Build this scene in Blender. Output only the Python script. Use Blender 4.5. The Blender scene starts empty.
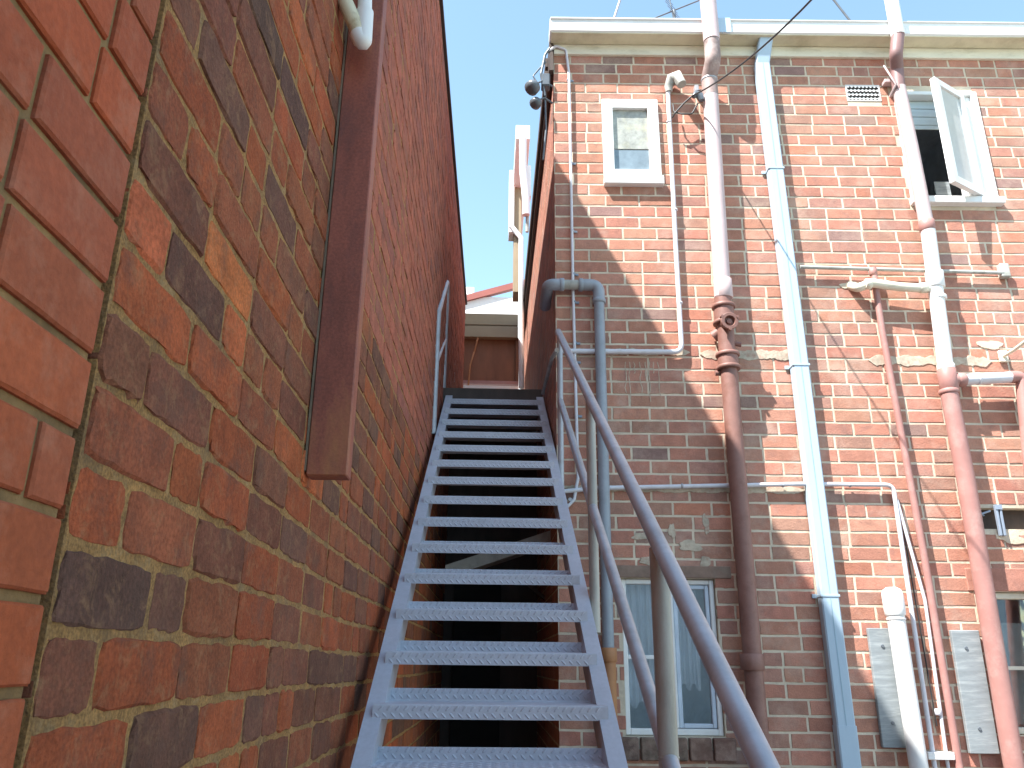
import bpy, math, random
import numpy as np
from mathutils import Vector, Matrix
R = math.radians
S = bpy.context.scene
C = S.collection
# ------------------------------------------------------------------ camera
FPX, PITCH, ROLL = 810.0, R(19.1), R(0.6)
cd = bpy.data.cameras.new('camera'); cam = bpy.data.objects.new('camera', cd); C.objects.link(cam)
cd.sensor_width = 36; cd.lens = FPX/1024*36; cd.clip_start = .02; cd.clip_end = 2000
cam.matrix_world = Matrix.Rotation(R(90)+PITCH, 4, 'X') @ Matrix.Rotation(ROLL, 4, 'Z')
S.camera = cam
# ------------------------------------------------------------------ light
w = bpy.data.worlds.new('World'); S.world = w; w.use_nodes = True
nt = w.node_tree; bg = nt.nodes['Background']
sky = nt.nodes.new('ShaderNodeTexSky'); sky.sky_type = 'NISHITA'; sky.sun_disc = False
SUN = Vector((.5, .4, -1)).normalized()
sky.sun_elevation = R(57.4); sky.sun_rotation = math.atan2(-.5, -.4); sky.ozone_density = 1.0; sky.air_density = 1.15; sky.dust_density = 0.5
tint = nt.nodes.new('ShaderNodeMix'); tint.data_type = 'RGBA'; tint.blend_type = 'MULTIPLY'; tint.inputs[0].default_value = 1; tint.inputs[7].default_value = (1.2, 1.25, 1.1, 1)
nt.links.new(sky.outputs[0], tint.inputs[6]); nt.links.new(tint.outputs[2], bg.inputs[0]); bg.inputs[1].default_value = .122
sd = bpy.data.lights.new('sun', 'SUN'); sun = bpy.data.objects.new('sun', sd); C.objects.link(sun)
sd.energy = 5.0; sd.angle = R(.5); sd.color = (1, .965, .93)
sun.rotation_euler = SUN.to_track_quat('-Z', 'Y').to_euler(); sun.location = (-3, -3, 9)
S.view_settings.view_transform = 'Standard'; S.view_settings.look = 'None'
S.view_settings.exposure = 1.5; S.view_settings.gamma = 1
S.render.engine = 'CYCLES'; S.cycles.max_bounces = 8; S.cycles.diffuse_bounces = 5
# ------------------------------------------------------------------ survey helpers
D = 5.0            # facade plane y = D, facing the camera
GZ = -1.6          # ground, camera eye is 1.6 m above it
AST, ALW, ASW = R(1.4), R(.85), R(1.4)      # plan angles: stair, left wall, side wall
def rot(p, a):
    c, s = math.cos(a), math.sin(a)
    return Vector((p[0]*c-p[1]*s, p[0]*s+p[1]*c, p[2]))
def ray(px, py):
    x = px-512; y = 384-py
    c, s = math.cos(ROLL), math.sin(ROLL)
    x, y = x*c-y*s, x*s+y*c
    return Vector((x, FPX*math.cos(PITCH)-y*math.sin(PITCH), FPX*math.sin(PITCH)+y*math.cos(PITCH)))
def F(px, py, off=0.0):            # point measured on a plane off metres in front of the facade
    r = ray(px, py); return r*((D-off)/r.y)
def AX(px, py, x, a=AST):          # point on a plane x = const of the alley frame, in that frame
    r = rot(ray(px, py), -a); return r*(x/r.x)
def AY(px, py, y, a=AST):
    r = rot(ray(px, py), -a); return r*(y/r.y)
def WA(p, a=AST): return rot(p, a)  # alley frame to world
# ------------------------------------------------------------------ mesh helpers
class MB:
    def __init__(s): s.v=[]; s.f=[]; s.m=[]; s.c=[]; s.sm=[]
    def add(s, vs, fs, mi=0, col=(1,1,1), smooth=False):
        n=len(s.v); s.v+= [tuple(p) for p in vs]; s.c += [col]*len(vs)
        for f in fs: s.f.append(tuple(i+n for i in f)); s.m.append(mi); s.sm.append(smooth)
    def hexa(s, P, mi=0, col=(1,1,1)):   # 8 points: bottom 4 ccw, top 4 ccw
        s.add(P, [(3,2,1,0),(4,5,6,7),(0,1,5,4),(1,2,6,5),(2,3,7,6),(3,0,4,7)], mi, col)
    def box(s, a, b, mi=0, fr=0.0, bev=0.0):
        x0,y0,z0=a; x1,y1,z1=b
        if bev<=0:
            P=[(x0,y0,z0),(x1,y0,z0),(x1,y1,z0),(x0,y1,z0),(x0,y0,z1),(x1,y0,z1),(x1,y1,z1),(x0,y1,z1)]
            s.hexa([rot(p,fr) for p in P], mi)
        else:
            V=[];idx={}
            for i,x in enumerate((x0,x1)):
                for j,y in enumerate((y0,y1)):
                    for k,z in enumerate((z0,z1)):
                        sx=bev if i==0 else -bev; sy=bev if j==0 else -bev; sz=bev if k==0 else -bev
                        idx[i,j,k]=len(V); V+=[rot((x,y+sy,z+sz),fr),rot((x+sx,y,z+sz),fr),rot((x+sx,y+sy,z),fr)]
            fs=[]
            I=lambda i,j,k,a: idx[i,j,k]+a
            for i in (0,1): fs.append([I(i,0,0,0),I(i,1,0,0),I(i,1,1,0),I(i,0,1,0)])
            for j in (0,1): fs.append([I(0,j,0,1),I(1,j,0,1),I(1,j,1,1),I(0,j,1,1)])
            for k in (0,1): fs.append([I(0,0,k,2),I(1,0,k,2),I(1,1,k,2),I(0,1,k,2)])
            for j in (0,1):
                for k in (0,1): fs.append([I(0,j,k,1),I(1,j,k,1),I(1,j,k,2),I(0,j,k,2)])
            for i in (0,1):
                for k in (0,1): fs.append([I(i,0,k,0),I(i,1,k,0),I(i,1,k,2),I(i,0,k,2)])
            for i in (0,1):
                for j in (0,1): fs.append([I(i,j,0,0),I(i,j,1,0),I(i,j,1,1),I(i,j,0,1)])
            for i in (0,1):
                for j in (0,1):
                    for k in (0,1): fs.append([I(i,j,k,0),I(i,j,k,1),I(i,j,k,2)])
            s.add(V,fs,mi)
    def tube(s, pts, r, seg=14, mi=0, cap=True, rr=None):
        P=[Vector(p) for p in pts]; n=len(P)
        up=None; rings=[]
        for i in range(n):
            if i==0: t=P[1]-P[0]
            elif i==n-1: t=P[-1]-P[-2]
            else: t=(P[i]-P[i-1]).normalized()+(P[i+1]-P[i]).normalized()
            t.normalize()
            if up is None:
                up=Vector((0,0,1)) if abs(t.z)<.9 else Vector((1,0,0))
            a=t.cross(up).normalized(); b=a.cross(t).normalized(); up=b
            ri = rr[i] if rr else r
            k=1.0
            rings.append([P[i]+(a*math.cos(2*math.pi*q/seg)+b*math.sin(2*math.pi*q/seg))*ri for q in range(seg)])
        V=[v for rg in rings for v in rg]; fs=[]
        for i in range(n-1):
            for q in range(seg):
                q2=(q+1)%seg; fs.append((i*seg+q,i*seg+q2,(i+1)*seg+q2,(i+1)*seg+q))
        s.add(V,fs,mi,smooth=True)
        if cap:
            s.add(rings[0],[tuple(range(seg))[::-1]],mi); s.add(rings[-1],[tuple(range(seg))],mi)
    def lathe(s, p, d, prof, seg=24, mi=0):
        p=Vector(p); d=Vector(d).normalized(); a=d.cross(Vector((0,0,1))).normalized(); b=d.cross(a)
        V=[p+d*h+(a*math.cos(2*math.pi*q/seg)+b*math.sin(2*math.pi*q/seg))*r_ for h,r_ in prof for q in range(seg)]
        s.add(V,[(i*seg+q,i*seg+(q+1)%seg,(i+1)*seg+(q+1)%seg,(i+1)*seg+q) for i in range(len(prof)-1) for q in range(seg)],mi,smooth=False)
    def build(s, name, mats, parent=None, origin=None, recalc=True):
        me=bpy.data.meshes.new(name)
        o3 = Vector(origin) if origin is not None else (Vector(parent['_o']) if parent is not None else Vector((0,0,0)))
        me.from_pydata([tuple(Vector(p)-o3) for p in s.v],[],s.f)
        for m in (mats if isinstance(mats,(list,tuple)) else [mats]): me.materials.append(m)
        me.polygons.foreach_set('material_index',s.m); me.polygons.foreach_set('use_smooth',s.sm)
        if any(c!=(1,1,1) for c in s.c):
            at=me.color_attributes.new('tone','FLOAT_COLOR','POINT')
            at.data.foreach_set('color',[q for c in s.c for q in (c[0],c[1],c[2],1)])
        if recalc:
            import bmesh
            bm=bmesh.new(); bm.from_mesh(me); bmesh.ops.recalc_face_normals(bm,faces=bm.faces); bm.to_mesh(me); bm.free()
        me.update()
        o=bpy.data.objects.new(name,me); C.objects.link(o)
        if parent is not None: o.parent=parent; o.location=(0,0,0) if origin is None else o3-Vector(parent['_o'])
        else: o.location=o3
        o['_o']=tuple(o3)
        return o
def thing(name,label,cat,loc,group=None):
    o=bpy.data.objects.new(name,None); C.objects.link(o); o.location=loc; o['_o']=tuple(loc); o.empty_display_size=.1
    o['label']=label; o['category']=cat
    if group:o['group']=group
    return o
def tag(o,label,cat,group=None):
    o['label']=label;o['category']=cat
    if group:o['group']=group
    return o
def fillet(pts, rad, n=6):
    P=[Vector(p) for p in pts]; out=[P[0]]
    for i in range(1,len(P)-1):
        a=(P[i-1]-P[i]); b=(P[i+1]-P[i]); la,lb=a.length,b.length; a.normalize(); b.normalize()
        ang=a.angle(b)
        t=min(rad/math.tan(ang/2), la*.49, lb*.49)
        p0=P[i]+a*t; p1=P[i]+b*t
        for k in range(n+1):
            u=k/n; out.append(p0*(1-u)**2+P[i]*2*u*(1-u)+p1*u*u)
    out.append(P[-1]); return out
def collar(mb,p,d,r,h,mi=0,seg=18):
    d=Vector(d).normalized(); p=Vector(p)
    e=min(.004,h*.2)
    mb.tube([p-d*h/2,p-d*(h/2-e),p+d*(h/2-e),p+d*h/2],r,seg,mi,rr=[r-e,r,r,r-e])
# ------------------------------------------------------------------ materials
def mat(name, col, rough=.6, metal=0.0, var=.15, vs=6.0, bump=.0, bs=60.0, attr=False, dirt=None, ds=3.0, da=.5, spec=.5, stretch=None, bdist=.004, fine=0.0, dirt2=None, ds2=5, da2=.6):
    m=bpy.data.materials.new(name); m.use_nodes=True; t=m.node_tree; N=t.nodes; L=t.links
    b=N['Principled BSDF']; b.inputs['Roughness'].default_value=rough; b.inputs['Metallic'].default_value=metal
    b.inputs['Specular IOR Level'].default_value=spec
    tc=N.new('ShaderNodeTexCoord'); src=tc.outputs['Object']
    if stretch:
        mp=N.new('ShaderNodeMapping'); mp.inputs['Scale'].default_value=stretch; L.new(src,mp.inputs[0]); ssrc=mp.outputs[0]
    else: ssrc=src
    n1=N.new('ShaderNodeTexNoise'); n1.inputs['Scale'].default_value=vs; n1.inputs['Detail'].default_value=6; n1.inputs['Roughness'].default_value=.65; L.new(ssrc,n1.inputs[0])
    mr=N.new('ShaderNodeMapRange'); mr.inputs[1].default_value=.3; mr.inputs[2].default_value=.7; mr.inputs[3].default_value=1-var; mr.inputs[4].default_value=1+var; L.new(n1.outputs[0],mr.inputs[0])
    mu=N.new('ShaderNodeMix'); mu.data_type='RGBA'; mu.blend_type='MULTIPLY'; mu.inputs[0].default_value=1
    if attr:
        a=N.new('ShaderNodeAttribute'); a.attribute_name='tone'; L.new(a.outputs['Color'],mu.inputs[6])
    else: mu.inputs[6].default_value=(*col,1)
    L.new(mr.outputs[0],mu.inputs[7]); out=mu.outputs[2]
    if fine>0:
        nf=N.new('ShaderNodeTexNoise'); nf.inputs['Scale'].default_value=vs*14; nf.inputs['Detail'].default_value=4; L.new(src,nf.inputs[0])
        mf=N.new('ShaderNodeMapRange'); mf.inputs[1].default_value=.35; mf.inputs[2].default_value=.65; mf.inputs[3].default_value=1-fine; mf.inputs[4].default_value=1+fine; L.new(nf.outputs[0],mf.inputs[0])
        m3=N.new('ShaderNodeMix'); m3.data_type='RGBA'; m3.blend_type='MULTIPLY'; m3.inputs[0].default_value=1; L.new(out,m3.inputs[6]); L.new(mf.outputs[0],m3.inputs[7]); out=m3.outputs[2]
    if dirt:
        n2=N.new('ShaderNodeTexNoise'); n2.inputs['Scale'].default_value=ds; n2.inputs['Detail'].default_value=8; n2.inputs['Roughness'].default_value=.7; L.new(ssrc,n2.inputs[0])
        r2=N.new('ShaderNodeMapRange'); r2.inputs[1].default_value=.5; r2.inputs[2].default_value=.68; r2.inputs[3].default_value=0; r2.inputs[4].default_value=da; L.new(n2.outputs[0],r2.inputs[0])
        m2=N.new('ShaderNodeMix'); m2.data_type='RGBA'; L.new(r2.outputs[0],m2.inputs[0]); L.new(out,m2.inputs[6]); m2.inputs[7].default_value=(*dirt,1); out=m2.outputs[2]
    if dirt2:
        mpp=N.new('ShaderNodeMapping'); mpp.inputs['Location'].default_value=(7.3,2.1,4.4); L.new(ssrc,mpp.inputs[0])
        n4=N.new('ShaderNodeTexNoise'); n4.inputs['Scale'].default_value=ds2; n4.inputs['Detail'].default_value=7; n4.inputs['Roughness'].default_value=.75; n4.inputs['Distortion'].default_value=.6; L.new(mpp.outputs[0],n4.inputs[0])
        r4=N.new('ShaderNodeMapRange'); r4.inputs[1].default_value=.52; r4.inputs[2].default_value=.66; r4.inputs[3].default_value=0; r4.inputs[4].default_value=da2; L.new(n4.outputs[0],r4.inputs[0])
        m4=N.new('ShaderNodeMix'); m4.data_type='RGBA'; L.new(r4.outputs[0],m4.inputs[0]); L.new(out,m4.inputs[6]); m4.inputs[7].default_value=(*dirt2,1); out=m4.outputs[2]
    L.new(out,b.inputs['Base Color'])
    if bump>0:
        n3=N.new('ShaderNodeTexNoise'); n3.inputs['Scale'].default_value=bs; n3.inputs['Detail'].default_value=8; n3.inputs['Roughness'].default_value=.7; L.new(src,n3.inputs[0])
        bu=N.new('ShaderNodeBump'); bu.inputs['Strength'].default_value=bump; bu.inputs['Distance'].default_value=bdist; L.new(n3.outputs[0],bu.inputs['Height']); L.new(bu.outputs[0],b.inputs['Normal'])
    return m
M={}
M['brick_left']=mat('old_brick',None,.85,var=.25,vs=11,bump=1,bs=95,attr=True,dirt=(.13,.075,.055),ds=9,da=.6,spec=.25,fine=.2,bdist=.007,dirt2=(.40,.22,.11),ds2=26,da2=.4)
M['brick_new']=mat('new_brick',None,.75,var=.14,vs=7,bump=.6,bs=140,attr=True,dirt=(.46,.22,.14),ds=12,da=.35,spec=.25,fine=.1,dirt2=(.27,.075,.04),ds2=6,da2=.35)
M['brick_face']=mat('facade_brick',None,.85,var=.18,vs=12,bump=.8,bs=80,attr=True,dirt2=(.24,.13,.11),ds2=9,da2=.4,dirt=(.52,.38,.30),ds=4.5,da=.5,spec=.3,fine=.1)
M['mortar_tan']=mat('tan_mortar',(.42,.225,.075),.95,var=.3,vs=16,bump=1,bs=70,dirt=(.20,.13,.07),ds=12,da=.7,bdist=.016,fine=.3,dirt2=(.50,.34,.17),ds2=18,da2=.6)
M['mortar_dark']=mat('olive_mortar',(.28,.17,.07),.95,var=.35,vs=14,bump=1,bs=50,dirt=(.08,.06,.04),ds=6,da=.6,bdist=.008)
M['mortar_pale']=mat('pale_mortar',(.64,.55,.42),.95,var=.25,vs=10,bump=.8,bs=60,dirt=(.25,.2,.15),ds=5,da=.4)
M['mortar_gray']=mat('grey_render',(.50,.43,.33),.95,var=.3,vs=12,bump=1,bs=40,dirt=(.36,.19,.14),ds=14,da=.8)
M['stair']=mat('stair_paint',(.48,.49,.55),.42,var=.07,vs=5,bump=.15,bs=90,dirt=(.38,.40,.44),ds=6,da=.45,fine=.04)
M['galv']=mat('galvanised_rail',(.42,.43,.46),.36,.15,var=.14,vs=10,bump=.12,bs=120,dirt=(.24,.22,.2),ds=7,da=.4)
M['post']=mat('weathered_post',(.42,.40,.36),.6,.25,var=.2,vs=8,bump=.25,bs=90,dirt=(.24,.2,.15),ds=6,da=.5,stretch=(1,1,.3))
M['conduit']=mat('conduit_grey',(.66,.66,.70),.5,var=.08,vs=8,dirt=(.4,.38,.36),ds=9,da=.3)
M['pvcgrey']=mat('pvc_blue_grey',(.30,.33,.37),.45,var=.1,vs=6,dirt=(.2,.22,.22),ds=7,da=.4,bump=.1)
M['pvcold']=mat('pvc_chalky',(.42,.42,.38),.6,var=.15,vs=12,dirt=(.2,.19,.15),ds=10,da=.6,bump=.2)
M['pvcwhite']=mat('pvc_white',(.78,.78,.76),.4,var=.05,vs=6,dirt=(.62,.6,.52),ds=4,da=.3)
M['pvcstain']=mat('pvc_stained',(.66,.60,.42),.45,var=.1,vs=10,dirt=(.32,.24,.11),ds=14,da=.75,bump=.15)
M['pinkish']=mat('pinkish_pipe',(.56,.44,.43),.5,var=.08,vs=6,dirt=(.5,.38,.36),ds=5,da=.5)
M['redpipe']=mat('faded_red_pipe',(.37,.185,.16),.55,var=.12,vs=6,dirt=(.5,.34,.3),ds=5,da=.5,bump=.15)
M['castiron']=mat('red_brown_iron',(.25,.125,.10),.55,var=.15,vs=9,dirt=(.16,.06,.035),ds=12,da=.5,bump=.3,bs=120)
M['bluepaint']=mat('pale_blue_paint',(.42,.54,.64),.5,var=.06,vs=4,dirt=(.34,.44,.50),ds=6,da=.4,bump=.1,bs=40,stretch=(1,1,.2))
M['white']=mat('white_paint',(.8,.8,.78),.5,var=.04,vs=6,dirt=(.62,.6,.54),ds=7,da=.3,bump=.1)
M['cream']=mat('cream_paint',(.76,.72,.58),.6,var=.08,vs=5,dirt=(.4,.36,.24),ds=4,da=.45,bump=.1,stretch=(1,1,3))
M['soffit']=mat('soffit_stained',(.68,.63,.45),.7,var=.12,vs=4,dirt=(.42,.36,.22),ds=3,da=.6,bump=.1)
M['fibro']=mat('grey_plate',(.24,.27,.28),.6,var=.16,vs=5,dirt=(.42,.46,.46),ds=6,da=.6,bump=.25,bs=30,stretch=(1,1,8))
M['dark']=mat('void_shade',(.02,.018,.016),.9,var=.3)  # near-black colour in place of shade inside vent and passage
M['darkwood_shade']=mat('dark_timber_and_shade',(.07,.05,.04),.7,var=.3,vs=10,bump=.3,stretch=(1,1,.2))  # real timbers, also eave and passage shade put into the colour
M['black']=mat('black_cable',(.03,.03,.03),.5,var=.1)
M['insul']=mat('grey_insulator',(.12,.14,.16),.35,var=.15,vs=20)
M['boxpaint']=mat('box_paint',(.27,.075,.045),.55,var=.35,vs=10,dirt=(.34,.15,.05),ds=5,da=.8,dirt2=(.10,.04,.035),ds2=7,da2=.5,fine=.15,bump=.35,bs=140,stretch=(1,1,.3),bdist=.003)
M['boxedge']=mat('box_flashing',(.16,.12,.08),.6,var=.3,vs=14,dirt=(.12,.08,.05),ds=10,da=.6)
M['concrete']=mat('concrete_ground',(.21,.20,.185),.9,var=.2,vs=2,bump=.6,bs=40,dirt=(.2,.18,.15),ds=2,da=.5)
M['terracotta']=mat('terracotta_pipe',(.42,.19,.08),.6,var=.15,vs=7,dirt=(.3,.13,.07),ds=5,da=.5)
M['redroof']=mat('red_roof',(.30,.09,.07),.6,var=.1,vs=3)
M['beige']=mat('beige_cladding',(.32,.25,.16),.7,var=.08,vs=3,dirt=(.32,.24,.15),ds=2,da=.4)
M['brownply']=mat('brown_ply',(.22,.09,.045),.7,var=.3,vs=4,dirt=(.26,.14,.09),ds=3,da=.5,stretch=(1,1,.25))
M['curtain']=mat('curtain_cloth',(.80,.82,.85),.9,var=.08,vs=6)
M['roofdark']=mat('wall_capping',(.05,.035,.035),.6,var=.2)
M['bluetin']=mat('blue_clip',(.24,.29,.36),.5,var=.15)
M['blind']=mat('roller_blind',(.62,.72,.74),.8,var=.05)
def glass():
    m=bpy.data.materials.new('window_glass'); m.use_nodes=True; t=m.node_tree; N=t.nodes; L=t.links
    N.remove(N['Principled BSDF']); o=N['Material Output']
    tr=N.new('ShaderNodeBsdfTransparent'); tr.inputs[0].default_value=(.93,.95,.96,1)
    gl=N.new('ShaderNodeBsdfGlossy'); gl.inputs['Roughness'].default_value=.03
    fr=N.new('ShaderNodeFresnel'); fr.inputs[0].default_value=1.6
    ad=N.new('ShaderNodeMath'); ad.operation='ADD'; ad.inputs[1].default_value=.10; L.new(fr.outputs[0],ad.inputs[0])
    mx=N.new('ShaderNodeMixShader'); L.new(ad.outputs[0],mx.inputs[0]); L.new(tr.outputs[0],mx.inputs[1]); L.new(gl.outputs[0],mx.inputs[2])
    tc=N.new('ShaderNodeTexCoord'); n=N.new('ShaderNodeTexNoise'); n.inputs['Scale'].default_value=5; L.new(tc.outputs['Object'],n.inputs[0])
    bu=N.new('ShaderNodeBump'); bu.inputs['Strength'].default_value=.15; bu.inputs['Distance'].default_value=.02; L.new(n.outputs[0],bu.inputs['Height']); L.new(bu.outputs[0],gl.inputs['Normal'])
    L.new(mx.outputs[0],o.inputs[0]); return m
M['glass']=glass()
M['frost']=mat('frosted_glass',(.36,.37,.33),.25,var=.35,vs=14,dirt=(.5,.48,.3),ds=10,da=.5,bump=.5,bs=30)
# ------------------------------------------------------------------ brickwork
def cells(u0,u1,z0,z1,holes):
    us=sorted({u0,u1}|{min(max(q,u0),u1) for h in holes for q in (h[0],h[1])}); zs=sorted({z0,z1}|{min(max(q,z0),z1) for h in holes for q in (h[2],h[3])})
    for a,b in zip(us,us[1:]):
        for c,d in zip(zs,zs[1:]):
            cu,cz=(a+b)/2,(c+d)/2
            if any(h[0]<cu<h[1] and h[2]<cz<h[3] for h in holes): continue
            yield a,b,c,d
def brickwall(mb,O,ud,nd,u0,u1,z0,z1,course,L,joint,holes,tone,seed,thick=.11,recess=.005,det=(3,2),bev=.003,jit=.001,header=0.1,zend=None,rough=0.0,waver=0.0,rnd=0.0):
    rg=random.Random(seed); O=Vector(O); ud=Vector(ud); nd=Vector(nd); Z=Vector((0,0,1))
    for a,b,c,d in cells(u0,u1,z0,z1,holes):
        P=[]
        for z in (c,d):
            for (u,h) in ((a,-recess),(b,-recess),(b,-thick),(a,-thick)): P.append(O+ud*u+Z*z+nd*h)
        mb.hexa(P,1,(.5,.5,.5))
    nc=int((z1-z0)/course+.5); bedz=z0
    nx,nz=det
    ph=rg.uniform(0,6)
    for k in range(nc):
        za=z0+k*course+joint/2; zb=z0+(k+1)*course-joint/2
        if zb>z1: zb=z1
        if zb-za<.02: continue
        zm=(za+zb)/2
        segs=[(u0,u1)]
        for h in holes:
            if h[2]-.02<zm<h[3]+.02:
                ns=[]
                for a,b in segs:
                    if h[1]<=a or h[0]>=b: ns.append((a,b)); continue
                    if h[0]>a: ns.append((a,h[0]))
                    if h[1]<b: ns.append((h[1],b))
                segs=ns
        u=u0-(L/2+rg.uniform(-.012,.012) if k%2 else 0)
        bricks=[]
        while u<u1:
            l=L/2 if (rg.random()<header and u>=u0+.03) else L
            l+=rg.uniform(-.004,.004)
            bricks.append((u+joint/2,u+l-joint/2)); u+=l
        for a,b in bricks:
            for s0,s1 in segs:
                ua=max(a,s0); ub=min(b,s1)
                if ub-ua<.025: continue
                cc=tone(rg,(ua+ub)/2,zm)
                j=lambda: rg.uniform(-jit,jit)
                ho=rg.uniform(-rough,rough); tilt=rg.uniform(-rough,rough)
                # outer ring (side), bevel ring, front grid
                us=[ua,ua+bev]+[ua+bev+(ub-ua-2*bev)*i/nx for i in range(1,nx)]+[ub-bev,ub]
                zs=[za,za+bev]+[za+bev+(zb-za-2*bev)*i/nz for i in range(1,nz)]+[zb-bev,zb]
                nu=len(us); nv=len(zs); V=[]
                for iz,z in enumerate(zs):
                    for iu,uu in enumerate(us):
                        edge=iu in(0,nu-1) or iz in (0,nv-1)
                        h=(ho+tilt*(uu-(ua+ub)/2)/(ub-ua)) + (-bev if edge else 0)
                        du=dz=0
                        if edge or iu in (1,nu-2) or iz in (1,nv-2):
                            du=j(); dz=j()
                            if jit>.0015 and edge and rg.random()<.07: h-=rg.uniform(.002,.006); du+=(1 if iu==0 else -1 if iu==nu-1 else 0)*.004; dz+=(1 if iz==0 else -1 if iz==nv-1 else 0)*.004
                        if rnd>0:
                            ci=iu in(0,1) or iu in(nu-2,nu-1); cj=iz in(0,1) or iz in (nv-2,nv-1)
                            if ci and cj: du+=(rnd if iu<2 else -rnd)*(1 if iu in(0,nu-1) else .6); dz+=(rnd if iz<2 else -rnd)*(1 if iz in(0,nv-1) else .6)
                        wv=waver*math.sin(uu*3.1+k*.35+ph)
                        V.append(O+ud*(uu+du)+Z*(z+dz+wv)+nd*h)
                fs=[(i*nu+q,i*nu+q+1,(i+1)*nu+q+1,(i+1)*nu+q) for i in range(nv-1) for q in range(nu-1)]
                # skirts going back into the mortar
                n0=len(V); loop=[q for q in range(nu)]+[i*nu+nu-1 for i in range(1,nv)]+[(nv-1)*nu+q for q in range(nu-2,-1,-1)]+[i*nu for i in range(nv-2,0,-1)]
                for q in loop: V.append(V[q]-nd*.02)
                ln=len(loop)
                for q in range(ln): fs.append((loop[q],n0+q,n0+(q+1)%ln,loop[(q+1)%ln]))
                mb.add(V,fs,0,cc)
def pick(rg,pal,v=.1):
    t=rg.random()*sum(p[0] for p in pal)
    for p in pal:
        t-=p[0]
        if t<=0: break
    k=1+rg.uniform(-v,v); return (p[1]*k,p[2]*k*(1+rg.uniform(-v,v)*.4),p[3]*k)
PO=[(3.2,.36,.088,.032),(3.4,.29,.085,.038),(3.0,.215,.075,.042),(1.4,.165,.070,.045),(.25,.13,.064,.045),(.4,.45,.12,.04)]
PN=[(3,.36,.086,.034),(2,.33,.084,.038),(1,.38,.084,.03)]
PF=[(4,.44,.20,.138),(3.5,.44,.215,.15),(2.0,.38,.20,.148),(.4,.29,.18,.15),(.25,.43,.175,.115)]
# ------------------------------------------------------------------ ground
mb=MB(); mb.add([(-400,-400,GZ),(400,-400,GZ),(400,400,GZ),(-400,400,GZ)],[(0,1,2,3)])
g=mb.build('ground',M['concrete']); g['kind']='structure'
t=thing('backdrop','blue grey corrugated shed added unseen behind the camera for window reflections','backdrop',(2,-11,GZ))  # made-up building, added only to be mirrored in the window glass
mb=MB(); n=120
for k in range(n):
    x=-9+22*k/n; mb.add([(x,-10.98,GZ),(x+22/n*.5,-11.02,GZ),(x+22/n*.5,-11.02,3.2),(x,-10.98,3.2)],[(0,1,2,3)]); mb.add([(x+22/n*.5,-11.02,GZ),(x+22/n,-10.98,GZ),(x+22/n,-10.98,3.2),(x+22/n*.5,-11.02,3.2)],[(0,1,2,3)])
mb.build('wall_sheet',mat('backdrop_sheet',(.5,.6,.68),.6,var=.15,vs=2),t)
mb=MB(); mb.box((-9.2,-14,3.21),(13.2,-10.8,3.35)); mb.build('roof',M['fibro'],t)
# ------------------------------------------------------------------ left: newer wall and old building
AW=.455
CL=.0895
ud=rot((0,1,0),ALW); nd=rot((1,0,0),ALW); OL=rot((-AW,0,0),ALW)
JY=.862
pale=AX(307,558,-AW,ALW); orange=AX(248,275,-AW,ALW); brt=AX(133,240,-AW,ALW)
def tone_old(rg,u,z):
    if abs(u-pale.y)<.085 and abs(z-pale.z)<.045: return (.62,.55,.40)
    if abs(u-orange.y)<.11 and abs(z-orange.z)<.045: return (.55,.16,.05)
    if abs(u-brt.y)<.08 and abs(z-brt.z)<.045: return (.52,.13,.055)
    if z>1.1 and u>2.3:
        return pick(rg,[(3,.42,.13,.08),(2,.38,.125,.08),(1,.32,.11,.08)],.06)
    return pick(rg,PO,.14)
ZL=4.27
oldb=thing('brick_building','tall old brick side wall of mottled orange and purple bricks left of the stair','building',rot((-AW-.5,5,GZ),ALW))
mb=MB()
zb0=GZ+.02
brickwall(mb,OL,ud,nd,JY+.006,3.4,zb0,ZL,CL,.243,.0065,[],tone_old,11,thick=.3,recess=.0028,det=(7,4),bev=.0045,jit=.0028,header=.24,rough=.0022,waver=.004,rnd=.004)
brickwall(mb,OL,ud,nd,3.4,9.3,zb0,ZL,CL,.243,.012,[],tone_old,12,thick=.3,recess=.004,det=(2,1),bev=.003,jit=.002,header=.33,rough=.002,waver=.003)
ow=mb.build('wall',[M['brick_left'],M['mortar_tan']],oldb,recalc=False)
mb=MB(); mb.box((-AW-.3,JY,ZL),(-AW+.02,9.32,ZL+.03),fr=ALW,bev=.004); mb.build('capping',M['roofdark'],oldb)
mb=MB(); mb.box((-AW-.45,JY+.05,ZL+.034),(-AW-.2,9.3,ZL+1.22),fr=ALW); mb.box((-1.6,9.304,GZ),(-.97,11.0,7.15),fr=ALW); mb.box((-4.5,JY+.05,GZ),(-AW-.304,9.3,ZL-.01),fr=ALW); mb.build('parapet_and_shade_block',M['redroof'],oldb)  # unseen: parapet set by facade shadow; rear block added to shade porch; building bulk
# newer wall nearest the camera
mb=MB()
brickwall(mb,OL,ud,nd,-5.0,JY-.008,GZ+.0,3.7,.0872,.241,.011,[],lambda r,u,z:pick(r,PN,.08),21,thick=.23,recess=.007,det=(5,2),bev=.003,jit=.0005,header=.05,rough=.0008)
nb=mb.build('brick_wall',[M['brick_new'],M['mortar_dark']],None,origin=rot((-AW,-2,GZ),ALW),recalc=False)
tag(nb,'smooth uniform orange red brick wall with raked joints at the left edge','wall')
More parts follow.
